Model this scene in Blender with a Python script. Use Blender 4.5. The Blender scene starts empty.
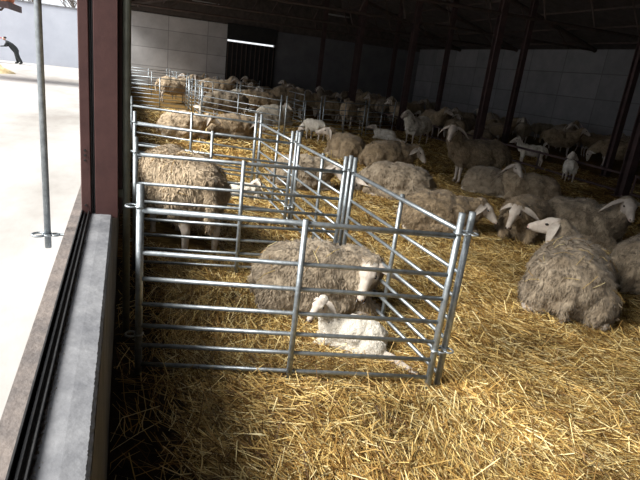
import bpy, bmesh, math, random
import numpy as np
from mathutils import Vector, Matrix, noise
C = bpy.context.scene.collection
PI = math.pi
random.seed(7)
rng = np.random.default_rng(11)

# ------------------------------------------------------------------ materials
def mat(name, col, rough=0.8, col2=None, scale=8.0, bump=0.0, bscale=None, metal=0.0, spec=0.5, island=0.0, stretch=None, detail=6, sheen=0.0, lo=0.35, hi=0.65):
    m = bpy.data.materials.new(name); m.use_nodes = True
    nt = m.node_tree; N = nt.nodes; L = nt.links
    b = N['Principled BSDF']
    b.inputs['Roughness'].default_value = rough
    b.inputs['Metallic'].default_value = metal
    b.inputs['Specular IOR Level'].default_value = spec
    if sheen: b.inputs['Sheen Weight'].default_value = sheen
    b.inputs['Base Color'].default_value = (*col, 1)
    tc = N.new('ShaderNodeTexCoord'); vec = tc.outputs['Object']
    if stretch:
        mp = N.new('ShaderNodeMapping'); mp.inputs['Scale'].default_value = stretch
        L.new(vec, mp.inputs['Vector']); vec = mp.outputs['Vector']
    if col2:
        n = N.new('ShaderNodeTexNoise'); n.inputs['Scale'].default_value = scale; n.inputs['Detail'].default_value = detail
        n.inputs['Roughness'].default_value = 0.65
        L.new(vec, n.inputs['Vector'])
        r = N.new('ShaderNodeValToRGB'); r.color_ramp.elements[0].position = lo; r.color_ramp.elements[1].position = hi
        r.color_ramp.elements[0].color = (*col, 1); r.color_ramp.elements[1].color = (*col2, 1)
        L.new(n.outputs['Fac'], r.inputs['Fac']); out = r.outputs['Color']
        if island:
            g = N.new('ShaderNodeNewGeometry'); mr = N.new('ShaderNodeMapRange')
            mr.inputs['To Min'].default_value = 1 - island; mr.inputs['To Max'].default_value = 1 + island
            L.new(g.outputs['Random Per Island'], mr.inputs['Value'])
            vm = N.new('ShaderNodeVectorMath'); vm.operation = 'SCALE'
            L.new(out, vm.inputs[0]); L.new(mr.outputs['Result'], vm.inputs['Scale']); out = vm.outputs['Vector']
        L.new(out, b.inputs['Base Color'])
    if bump:
        n2 = N.new('ShaderNodeTexNoise'); n2.inputs['Scale'].default_value = bscale or scale * 3; n2.inputs['Detail'].default_value = 5
        L.new(vec, n2.inputs['Vector'])
        bp = N.new('ShaderNodeBump'); bp.inputs['Strength'].default_value = bump; bp.inputs['Distance'].default_value = 0.02
        L.new(n2.outputs['Fac'], bp.inputs['Height']); L.new(bp.outputs['Normal'], b.inputs['Normal'])
    return m

M = {}
M['wool_tan'] = mat('wool_tan', (.31,.235,.155), 1, (.50,.40,.28), 6, .5, 45, island=.28, sheen=.2, spec=.1)
M['wool_grey'] = mat('wool_grey', (.21,.165,.115), 1, (.37,.305,.225), 6, .5, 45, island=.3, sheen=.2, spec=.1)
M['wool_brown'] = mat('wool_brown', (.19,.14,.085), 1, (.34,.26,.17), 6, .5, 45, island=.3, sheen=.2, spec=.1)
M['wool_cream'] = mat('wool_cream', (.56,.50,.40), 1, (.74,.69,.60), 7, .5, 45, island=.2, sheen=.2, spec=.1)
M['wool_lamb'] = mat('wool_lamb', (.66,.60,.50), 1, (.86,.82,.74), 9, .8, 60, island=.12, sheen=.2, spec=.1)
M['skin'] = mat('sheep_face_hair', (.46,.39,.33), .9, (.64,.58,.51), 14, .2, 90, spec=.2)
M['muzzle'] = mat('muzzle_skin', (.50,.33,.28), .6, (.60,.44,.38), 20, spec=.4)
M['hoof'] = mat('hoof_horn', (.10,.08,.06), .6, (.2,.16,.12), 20)
M['eye'] = mat('eye_dark', (.02,.012,.01), .15, spec=.8)
M['galv'] = mat('galvanised_steel', (.25,.28,.30), .45, (.42,.46,.49), 22, .1, 60, metal=.75)
M['straw_bed'] = mat('straw_bed', (.07,.04,.012), 1, (.28,.17,.055), 9, 1.0, 30, stretch=(1,2.2,1), spec=.1)
M['concrete'] = mat('sill_concrete', (.14,.145,.16), .85, (.235,.24,.255), 6, .25, 30)
M['grit'] = mat('gritty_edge', (.10,.085,.07), 1, (.27,.24,.20), 60, 1.0, 120)
M['rubber'] = mat('black_track', (.012,.012,.013), .5, (.03,.03,.03), 30)
M['redsteel'] = mat('red_brown_steel', (.070,.028,.026), .6, (.105,.045,.040), 5, .05, 60)
M['ripe_steel'] = mat('inner_column_steel', (.045,.027,.027), .75, (.085,.048,.046), 3, .1, 40)
M['edge_steel'] = mat('worn_sill_steel', (.13,.115,.11), .6, (.23,.195,.175), 7, .3, 50)
M['greenpipe'] = mat('dull_green_pipe', (.085,.09,.07), .6, (.14,.145,.115), 9)
M['darksteel'] = mat('dark_roof_steel', (.05,.035,.03), .8, (.09,.06,.05), 4)
M['roof'] = mat('roof_sheet', (.055,.045,.04), .9, (.10,.08,.07), 3)
M['yard'] = mat('yard_concrete', (.30,.28,.26), .8, (.56,.55,.54), .35, .1, 20, stretch=(1,.5,1))
M['yardwall'] = mat('yard_wall_render', (.42,.45,.52), .9, (.52,.55,.62), .4, .1, 10)
M['blackdoor'] = mat('black_sheet', (.010,.010,.011), .8, (.018,.018,.018), 3)
M['tile'] = mat('orange_roof_tile', (.50,.15,.06), .8, (.66,.25,.12), 6, .4, 12)
M['lampwhite'] = mat('lamp_housing', (.3,.3,.29), .8, (.36,.36,.35), 9)
M['blackcloth'] = mat('black_cloth', (.012,.014,.016), .9, (.03,.035,.035), 8)
M['facehuman'] = mat('human_skin', (.55,.33,.25), .6, (.6,.38,.3), 9)
M['hair'] = mat('dark_hair', (.02,.015,.01), .7)
M['redpaint'] = mat('red_paint', (.65,.03,.03), .4, (.75,.06,.05), 5)
M['bark'] = mat('bark', (.10,.085,.075), .9, (.16,.14,.12), 12)
M['pilestraw'] = mat('pale_straw_pile', (.60,.45,.22), 1, (.85,.72,.45), 8, .8, 20)

def wall_mat(name, c1, c2, sx, sz, horiz='x'):
    m = mat(name, c1, .9, c2, 1.2, .2, 12, lo=.3, hi=.7)
    nt = m.node_tree; N = nt.nodes; L = nt.links; b = N['Principled BSDF']
    src = b.inputs['Base Color'].links[0].from_socket
    tc = N.new('ShaderNodeTexCoord'); sp = N.new('ShaderNodeSeparateXYZ'); cb = N.new('ShaderNodeCombineXYZ')
    L.new(tc.outputs['Object'], sp.inputs[0])
    L.new(sp.outputs['X' if horiz == 'x' else 'Y'], cb.inputs['X']); L.new(sp.outputs['Z'], cb.inputs['Y'])
    br = N.new('ShaderNodeTexBrick'); br.offset = 0
    br.inputs['Scale'].default_value = 1; br.inputs['Brick Width'].default_value = sx; br.inputs['Row Height'].default_value = sz
    br.inputs['Mortar Size'].default_value = .025; br.inputs['Mortar Smooth'].default_value = .3
    br.inputs['Color1'].default_value = (1,1,1,1); br.inputs['Color2'].default_value = (.82,.82,.82,1); br.inputs['Mortar'].default_value = (.55,.55,.55,1)
    L.new(cb.outputs[0], br.inputs['Vector'])
    mx = N.new('ShaderNodeMix'); mx.data_type = 'RGBA'; mx.blend_type = 'MULTIPLY'; mx.inputs['Factor'].default_value = 1
    L.new(src, mx.inputs[6]); L.new(br.outputs['Color'], mx.inputs[7]); L.new(mx.outputs[2], b.inputs['Base Color'])
    return m
M['wallx'] = wall_mat('back_wall_panels', (.42,.41,.41), (.56,.55,.55), 2.4, 1.1, 'x')
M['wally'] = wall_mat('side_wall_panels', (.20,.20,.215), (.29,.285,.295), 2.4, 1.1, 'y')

def straw_mat():
    m = bpy.data.materials.new('straw_stalk'); m.use_nodes = True
    N = m.node_tree.nodes; L = m.node_tree.links; b = N['Principled BSDF']
    g = N.new('ShaderNodeNewGeometry'); r = N.new('ShaderNodeValToRGB')
    e = r.color_ramp.elements
    e[0].position = 0; e[0].color = (.075,.036,.010,1)
    e[1].position = 1; e[1].color = (.95,.82,.46,1)
    for p, c in ((.25,(.20,.105,.026)), (.52,(.47,.285,.08)), (.8,(.76,.56,.21))):
        k = e.new(p); k.color = (*c,1)
    L.new(g.outputs['Random Per Island'], r.inputs['Fac'])
    tc = N.new('ShaderNodeTexCoord'); n = N.new('ShaderNodeTexNoise'); n.inputs['Scale'].default_value = 1.6; n.inputs['Detail'].default_value = 4
    L.new(tc.outputs['Object'], n.inputs['Vector'])
    mr = N.new('ShaderNodeMapRange'); mr.inputs['From Min'].default_value = .3; mr.inputs['From Max'].default_value = .7
    mr.inputs['To Min'].default_value = .55; mr.inputs['To Max'].default_value = 1.25
    L.new(n.outputs['Fac'], mr.inputs['Value'])
    vm = N.new('ShaderNodeVectorMath'); vm.operation = 'SCALE'
    L.new(r.outputs['Color'], vm.inputs[0]); L.new(mr.outputs['Result'], vm.inputs['Scale'])
    L.new(vm.outputs['Vector'], b.inputs['Base Color'])
    b.inputs['Roughness'].default_value = .55; b.inputs['Specular IOR Level'].default_value = .35
    return m
M['straw'] = straw_mat()

# ------------------------------------------------------------------ helpers
def link(o, parent=None):
    C.objects.link(o)
    if parent: o.parent = parent
    return o
def tag(o, label=None, cat=None, group=None, kind=None):
    if label: o['label'] = label
    if cat: o['category'] = cat
    if group: o['group'] = group
    if kind: o['kind'] = kind
    return o
def empty(name, loc, rz=0):
    o = bpy.data.objects.new(name, None); o.location = loc; o.rotation_euler = (0,0,rz); o.empty_display_size = .1
    return link(o)
class MB:
    def __init__(s): s.v = []; s.f = []
    def box(s, a, b):
        n = len(s.v); (x0,y0,z0), (x1,y1,z1) = a, b
        s.v += [(x0,y0,z0),(x1,y0,z0),(x1,y1,z0),(x0,y1,z0),(x0,y0,z1),(x1,y0,z1),(x1,y1,z1),(x0,y1,z1)]
        s.f += [tuple(n+i for i in q) for q in ((0,3,2,1),(4,5,6,7),(0,1,5,4),(1,2,6,5),(2,3,7,6),(3,0,4,7))]
        return s
    def tube(s, pts, r, seg=10, caps=True):
        pts = [Vector(p) for p in pts]; rs = r if isinstance(r, (list, tuple)) else [r]*len(pts)
        n = len(s.v)
        for i, p in enumerate(pts):
            d = (pts[min(i+1, len(pts)-1)] - pts[max(i-1, 0)]).normalized()
            a = d.orthogonal().normalized() if i == 0 else (A - d*A.dot(d)).normalized()
            A = a; b = d.cross(a)
            for k in range(seg):
                t = 2*PI*k/seg; q = p + (a*math.cos(t) + b*math.sin(t))*rs[i]; s.v.append(tuple(q))
        for i in range(len(pts)-1):
            for k in range(seg):
                k2 = (k+1) % seg
                s.f.append((n+i*seg+k, n+i*seg+k2, n+(i+1)*seg+k2, n+(i+1)*seg+k))
        if caps:
            s.f.append(tuple(n+k for k in reversed(range(seg)))); m = n+(len(pts)-1)*seg
            s.f.append(tuple(m+k for k in range(seg)))
        return s
    def ring(s, c, R, r, n=16, seg=8, axis='z'):
        P = []
        for i in range(n+1):
            t = 2*PI*i/n
            o = (math.cos(t)*R, math.sin(t)*R, 0) if axis == 'z' else (math.cos(t)*R, 0, math.sin(t)*R)
            P.append((c[0]+o[0], c[1]+o[1], c[2]+o[2]))
        return s.tube(P, r, seg, False)
    def build(s, name, m, parent=None, smooth=False, loc=None, bevel=0):
        me = bpy.data.meshes.new(name); me.from_pydata(s.v, [], s.f); me.materials.append(m)
        if smooth: me.polygons.foreach_set('use_smooth', [True]*len(me.polygons))
        o = bpy.data.objects.new(name, me)
        if loc: o.location = loc
        if bevel:
            md = o.modifiers.new('bevel', 'BEVEL'); md.width = bevel; md.segments = 2; md.limit_method = 'ANGLE'
        return link(o, parent)
def struct(name, mb, m, parent=None):
    o = mb.build(name, m, parent)
    if parent is None: o['kind'] = 'structure'
    return o

def ground_h(x, y):
    v = Vector((x*.55, y*.55, 0)); h = noise.noise(v)*.05 + noise.noise(v*3.7)*.022
    if x < .25: h += (.25 - x)*.05
    return h

# ------------------------------------------------------------------ camera, world, light
R = [[0.938161, -0.003568, -0.34618], [-0.326631, 0.322297, -0.888503], [0.114743, 0.946632, 0.301201]]
cam = bpy.data.cameras.new('camera'); co = bpy.data.objects.new('camera', cam); C.objects.link(co)
co.matrix_world = Matrix.Translation((0,0,1.9)) @ Matrix(R).to_4x4()
cam.sensor_width = 36; cam.lens = 525/640*36; cam.clip_start = .02; cam.clip_end = 500
bpy.context.scene.camera = co
w = bpy.data.worlds.new('world'); bpy.context.scene.world = w; w.use_nodes = True
bg = w.node_tree.nodes['Background']; bg.inputs['Color'].default_value = (.93,.96,1,1); bg.inputs['Strength'].default_value = 1.25
sun = bpy.data.lights.new('sun', 'SUN'); sun.energy = 9.0; sun.angle = math.radians(30); sun.color = (1,.965,.90)
so = bpy.data.objects.new('sun', sun); link(so); so.location = (-20,0,20)
so.rotation_euler = Vector((-.75,-.12,.63)).to_track_quat('Z','Y').to_euler()
vs = bpy.context.scene.view_settings
vs.view_transform = 'Standard'; vs.look = 'None'; vs.exposure = 0.0; vs.gamma = 1; vs.use_curve_mapping = False

# ------------------------------------------------------------------ the setting
xs = np.concatenate([np.arange(-.08, 8, .09), np.arange(8, 20.01, .5)]); ys = np.concatenate([np.arange(-5, .5, .5), np.arange(.5, 12, .09), np.arange(12, 36.3, .5)])
V = [(float(x), float(y), ground_h(x, y)) for y in ys for x in xs]; nx = len(xs)
F = [(j*nx+i, j*nx+i+1, (j+1)*nx+i+1, (j+1)*nx+i) for j in range(len(ys)-1) for i in range(nx-1)]
g = MB(); g.v = V; g.f = F
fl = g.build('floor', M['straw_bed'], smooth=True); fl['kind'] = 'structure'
fl.data.materials.append(mat('painted_wall_shade', (.018,.013,.009), .9, (.045,.032,.02), 9, .8, 30, spec=.2))  # near-black colour paints the low wall's shade onto the floor strip beside it
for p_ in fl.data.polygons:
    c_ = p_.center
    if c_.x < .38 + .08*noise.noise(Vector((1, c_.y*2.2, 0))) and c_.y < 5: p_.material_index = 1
struct('wall_left', MB().box((-.32,-5,-.3), (-.08,36.2,.88)), M['concrete'])
struct('trim_1', MB().box((-.32,-5,.88), (-.26,36,.905)), M['edge_steel'])
struct('trim_2', MB().box((-.26,-5,.88), (-.255,36,.93)).box((-.245,-5,.88), (-.238,36,.915)).box((-.2215,-5,.88), (-.217,36,.925)).box((-.26,-5,.88), (-.2175,36,.89)), M['rubber'])
cap = MB(); n = 900; rngc = random.Random(3)
for i in range(n+1):
    y = -1 + i*6.0/n; e = -.082 + rngc.uniform(-.0015,.001); e2 = -.205 + rngc.uniform(-.004,.004)
    cap.v += [(-.2165,y,.88), (-.2165,y,.9+rngc.uniform(-.004,.006)), (e2,y,.902), (-.15,y,.904), (e-.01,y,.9), (e,y,.89), (e,y,.86)]
for i in range(n):
    for k in range(6): a = i*7+k; cap.f.append((a, a+1, a+8, a+7))
struct('trim_3', cap, M['concrete'])
gr = MB()
for i in range(1500):
    y = rngc.uniform(.8, 3.4); x = -.2135 + rngc.random()**2*.03; s = rngc.uniform(.0008,.0022)
    gr.box((x-s,y-s*1.5,.899), (x+s,y+s*1.5,.899+s*1.6))
tag(gr.build('grit', M['grit']), 'dark grit lying along the black track on the sill', 'grit', kind='stuff')
struct('wall_back', MB().box((-.3,36,-.3), (6.05,36.3,4.2)).box((9.15,36,-.3), (9.16,36.3,4.2)).box((6.05,36.2,3.28), (9.15,36.3,4.2)), M['wallx'])
struct('door_1', MB().box((6.0,35.85,-.1), (9.2,35.95,3.16)).box((6.0,35.85,3.29),(9.2,35.95,4.25)), M['blackdoor'])
rib = MB()
for i in range(11): rib.box((6.05+i*.3,35.80,0), (6.10+i*.3,35.86,3.16))
rib.build('door_ribs', M['darksteel'], bpy.data.objects['door_1'])
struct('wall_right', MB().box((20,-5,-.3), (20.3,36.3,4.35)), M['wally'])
struct('wall_front', MB().box((-.3,-5.3,-.3), (20.3,-5,4.3)), M['wallx'])
def gable(y0, y1):
    g = MB(); q = [(-.3,4.15),(20.3,4.15),(20.3,4.41),(10.3,7.15),(-.3,4.30)]
    g.v = [(x,y0,z) for x, z in q] + [(x,y1,z) for x, z in q]
    g.f = [(0,1,2,3,4),(9,8,7,6,5)] + [(i,5+i,5+(i+1)%5,(i+1)%5) for i in range(5)]; return g
struct('wall_gable_back', gable(36,36.3), M['roof']); struct('wall_gable_front', gable(-5.3,-5), M['roof'])
struct('trim_4', MB().box((-.30,-5,4.08), (-.12,36,4.25)), M['darksteel'])
rf = MB(); rf.v = [(-.95,-5.4,4.08),(10.3,-5.4,7.1),(20.9,-5.4,4.2),(-.95,36.5,4.08),(10.3,36.5,7.1),(20.9,36.5,4.2),(-.95,-5.4,4.18),(10.3,-5.4,7.2),(20.9,-5.4,4.3),(-.95,36.5,4.18),(10.3,36.5,7.2),(20.9,36.5,4.3)]  # left eave overhang, out of view, lengthened to cut high skylight
rf.f = [(0,1,4,3),(1,2,5,4),(6,9,10,7),(7,10,11,8),(0,3,9,6),(2,8,11,5),(0,6,7,1),(1,7,8,2),(3,4,10,9),(4,5,11,10)]
ceil = struct('ceiling', rf, M['roof'])
BAYS = [-2.3, 3.2, 8.74, 14.5, 19.9, 25.3, 30.8]
def rz_(x): return 4.2 + (x+.5)*2.9/10.8 if x < 10.3 else 4.2 + (20.9-x)*2.9/10.6
for y in BAYS:
    b = MB(); b.tube([(-.25,y,rz_(-.25)-.16), (10.3,y,6.9), (20,y,rz_(20)-.16)], .09, 6); b.build('rafter', M['darksteel'], ceil)
    b = MB(); b.tube([(-.2,y,4.15), (20,y,4.3)], .05, 6)
    for k in range(1, 10):
        x = k*2.05; b.tube([(x,y,4.2), (x+(1 if k < 5 else -1),y,rz_(x+(1 if k < 5 else -1))-.15)], .03, 6)
    b.build('tie_beam', M['darksteel'], ceil)
for k in range(14):
    x = .6 + k*1.45; b = MB(); b.box((x-.03,-5,rz_(x)-.10), (x+.03,36,rz_(x)-.03)); b.build('purlin', M['darksteel'], ceil)

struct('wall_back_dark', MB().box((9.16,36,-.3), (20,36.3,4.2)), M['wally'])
# roof lamps, unlit
def lamp(x, y, z, ln, label):
    t = empty('strip_lamp', (x,y,z)); tag(t, label, 'lamp', 'unlit strip lamps under the roof')
    MB().box((-ln/2,-.06,0), (ln/2,.06,.05)).build('housing', M['lampwhite'], t)
    MB().tube([(-ln/2,0,-.02),(ln/2,0,-.02)], .02, 8).build('tube', M['lampwhite'], t)
    MB().tube([(0,0,.05),(0,0,rz_(x)-z-.05)], .008, 6).build('hanger', M['darksteel'], t)
lamp(4.17, 41.88, 4.9, 1.5, 'unlit strip lamp hanging under the roof sheeting')
lamp(4.17, 32.75, 4.9, 1.5, 'unlit strip lamp hanging under the roof sheeting')
lamp(12.11, 43.88, 5.4, 1.5, 'unlit strip lamp hanging under the roof sheeting')
lamp(13.11, 35.12, 5.6, 1.5, 'unlit strip lamp hanging under the roof sheeting')

# columns inside the hall
def column(x, y, s, h, label, m, rails=True):
    t = empty('steel_column', (x,y,0)); tag(t, label, 'column')
    MB().box((-s/2,-s/2,-.1), (s/2,-s/2+.02,h)).box((-s/2,s/2-.02,-.1), (s/2,s/2,h)).build('flange', m, t)
    MB().box((-.01,-s/2+.02,-.1), (.01,s/2-.02,h)).build('web', m, t)
    MB().box((-s*.7,-s*.7,-.05), (s*.7,s*.7,.03)).build('base_plate', m, t)
names = ['nearest column of the front row, tall red-brown steel, at right edge of the photo', 'reddish steel column directly behind the standing white-faced ewe', 'thin dark steel column with a pale lit edge behind the lying white lamb', 'fourth steel column of the front row, beyond the two ewes seen from behind', 'last steel column of the front row before the back wall']
for (x, y), nm in zip([(10.6,8.74),(10.65,14.5),(10.7,19.9),(10.7,25.3),(10.7,30.8)], names): column(x, y, .21, rz_(x)-.1, nm, M['ripe_steel'])
names2 = ['dark steel column in the second row, beside the white lamb facing away', 'dark steel column in the second row, just right of the standing white-faced ewe', 'dark steel column in the second row, left of the standing white-faced ewe', 'distant dark steel column of the second row, fourth from the right', 'most distant dark steel column of the second row']
for (x, y), nm in zip([(13.1,11.5),(13.1,16.2),(13.5,21.8),(13.5,27),(13.5,32.4)], names2): column(x, y, .18, rz_(x)-.1, nm, M['ripe_steel'])
for a, b_, nm in ((3.0,8.74,'low pipe feed barrier running off right of the nearest column'), (8.74,14.5,'low pipe feed barrier in front of the white lamb facing away'), (14.5,19.9,'low pipe feed barrier behind the standing white-faced ewe'), (19.9,25.3,'distant low pipe feed barrier in the dark')):
    t = empty('feed_barrier', (10.65,a,0)); tag(t, nm, 'barrier')
    for z in (.12,.52): MB().tube([(0,.2,z),(0,b_-a-.2,z)], .03, 8).build('rail', M['ripe_steel'], t)
    for y in (.2, (b_-a)/2, b_-a-.2): MB().tube([(0,y,-.05),(0,y,.56)], .025, 8).build('post', M['ripe_steel'], t)

# near window column on the sill
t = empty('window_column', (-.15,3.43,.9)); tag(t, 'red-brown steel column rising from the concrete sill', 'column')
MB().box((-.11,0,-.02), (-.055,.16,3.0)).build('outer_flange', M['redsteel'], t, bevel=.004)
b = MB().box((-.03,0,-.02), (.100,.02,3.0)).box((-.03,.02,-.02),(-.02,.2,3.0)).box((.09,.02,-.02),(.100,.2,3.0)); b.build('front_plate', M['redsteel'], t, bevel=.003)
MB().box((-.055,.03,-.02), (-.045,.15,3.0)).box((-.04,.02,-.02), (-.033,.15,3.0)).build('door_track', M['rubber'], t)
MB().box((.104,.10,-.02), (.122,.2,3.0)).build('inner_strip', M['redsteel'], t)
b = MB()
for z in (.0,.28,.31,.34): b.tube([(-.085,.0,z+.06), (-.085,-.008,z+.06)], .007, 6)
b.build('bolt_heads', M['rubber'], [c for c in t.children if c.name.startswith('outer_flange')][0])
MB().box((-.11,.205,-.02), (.14,.215,3.0)).build('back_plate', M['rubber'], bpy.data.objects['window_column'])
t = empty('wall_pipe', (.0,3.5,0)); tag(t, 'dull green-grey upright pipe behind the red-brown column', 'pipe')
MB().tube([(0,0,-.05),(0,0,4.0)], .024, 12).build('pipe', M['greenpipe'], t, True)
MB().box((-.08,-.01,1.0), (0,.01,1.05)).box((-.08,-.01,3.0), (0,.01,3.05)).build('bracket', M['greenpipe'], t)

# pole outside
t = empty('outdoor_pole', (-.41,3.1,.8)); tag(t, 'bare galvanised pole with a ring at its foot, outside the sill', 'pole')
MB().tube([(0,0,0),(0.0,.0,3.2)], .0175, 14).build('pole', M['galv'], t, True)
MB().ring((-.045,0,.075), .034, .007).ring((0,0,.075), .024, .007).ring((.04,.0,.075), .02,.006).build('ring', M['galv'], t, True)
MB().tube([(.05,0,.075),(.13,.0,.075),(.16,.03,.09)], .008, 8).build('bracket', M['galv'], t, True)

# ------------------------------------------------------------------ hurdles
RZ = [1.07,.82,.66,.50,.36,.23,.10]
def hurdle(p0, p1, label, group=None, det=True):
    p0 = Vector((*p0,0)); p1 = Vector((*p1,0)); d = p1-p0; L_ = d.length
    t = empty('hurdle', p0, math.atan2(d.y, d.x)); tag(t, label, 'hurdle', group)
    seg = 12 if det else 6
    po = {}
    for s_, x in ((-1,.022), (1,L_-.022)):
        po[s_] = MB().tube([(x,0,-.04),(x,0,1.215)], .021, seg).build('post', M['galv'], t, True)
    for z in RZ:
        MB().tube([(.03,0,z),(L_-.03,0,z)], .0135 if z < 1 else .0165, seg).build('rail', M['galv'], t, True)
    MB().tube([(L_/2,-.02,-.02),(L_/2,-.02,1.10)], .018, seg).build('upright', M['galv'], t, True)
    if det:
        for x, s in ((.022,-1), (L_-.022,1)):
            for z in (1.09,.3):
                MB().ring((x+s*.045,0,z), .032, .006, 14, 6).box((x-.025,-.026,z-.004),(x+.025,.026,z+.004)).build('linking_ring', M['galv'], po[s], True)
hurdle((0.05, 2.96), (1.88, 2.52), 'nearest galvanised hurdle, closing the front of the lambing pen', None, True)
hurdle((1.95, 2.53), (1.94, 4.36), 'side hurdle right of the ewe and the white lamb', None, True)
hurdle((0.05, 4.7), (1.88, 4.36), 'hurdle between the white lamb pen and the big woolly ewe', None, True)
hurdle((1.94, 4.42), (1.92, 6.0), 'side hurdle right of the big woolly ewe', None, True)
hurdle((0.07, 6.78), (1.86, 6.0), 'hurdle behind the big woolly ewe', None, True)
hurdle((1.92, 6.06), (1.9, 7.9), 'side hurdle of the third pen, in front of the white-headed lying ewe', None, True)
hurdle((0.05, 9.06), (1.86, 7.95), 'hurdle in front of the two ewes lying side by side', None, True)
hurdle((2.15, 17.0), (3.95, 14.2), 'far hurdle right behind the two ewes lying side by side', None, True)
hurdle((4.05, 14.1), (5.7, 15.9), 'far hurdle behind the small white lamb with its head down', None, False)
hurdle((5.85, 16.1), (7.6, 16.75), 'dark far hurdle in front of the ewe seen from behind', None, False)
hurdle((7.7, 16.75), (9.3, 17.9), 'dark far hurdle left of the lying white lamb', None, False)
hurdle((0.1, 20.3), (2.1, 20.0), 'far hurdle at the hall left, below the standing tan ewe', None, False)
hurdle((2.2, 20.0), (2.2, 22.0), 'one of the crowded galvanised hurdles dividing the farthest pens', 'galvanised hurdles in the far pens', False)
hurdle((2.3, 22.2), (4.1, 21.4), 'one of the crowded galvanised hurdles dividing the farthest pens', 'galvanised hurdles in the far pens', False)
hurdle((4.2, 21.4), (6.0, 21.2), 'one of the crowded galvanised hurdles dividing the farthest pens', 'galvanised hurdles in the far pens', False)
hurdle((2.2, 17.0), (2.2, 19.0), 'one of the crowded galvanised hurdles dividing the farthest pens', 'galvanised hurdles in the far pens', False)
hurdle((6.1, 21.2), (6.1, 18.9), 'one of the crowded galvanised hurdles dividing the farthest pens', 'galvanised hurdles in the far pens', False)
hurdle((0.1, 25.8), (2.0, 25.8), 'one of the crowded galvanised hurdles dividing the farthest pens', 'galvanised hurdles in the far pens', False)
hurdle((2.1, 25.8), (4.0, 25.8), 'one of the crowded galvanised hurdles dividing the farthest pens', 'galvanised hurdles in the far pens', False)
hurdle((4.1, 25.8), (6.0, 25.8), 'one of the crowded galvanised hurdles dividing the farthest pens', 'galvanised hurdles in the far pens', False)
hurdle((0.1, 30.0), (2.0, 30.0), 'one of the crowded galvanised hurdles dividing the farthest pens', 'galvanised hurdles in the far pens', False)
hurdle((2.1, 30.0), (4.0, 30.0), 'one of the crowded galvanised hurdles dividing the farthest pens', 'galvanised hurdles in the far pens', False)

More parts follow.
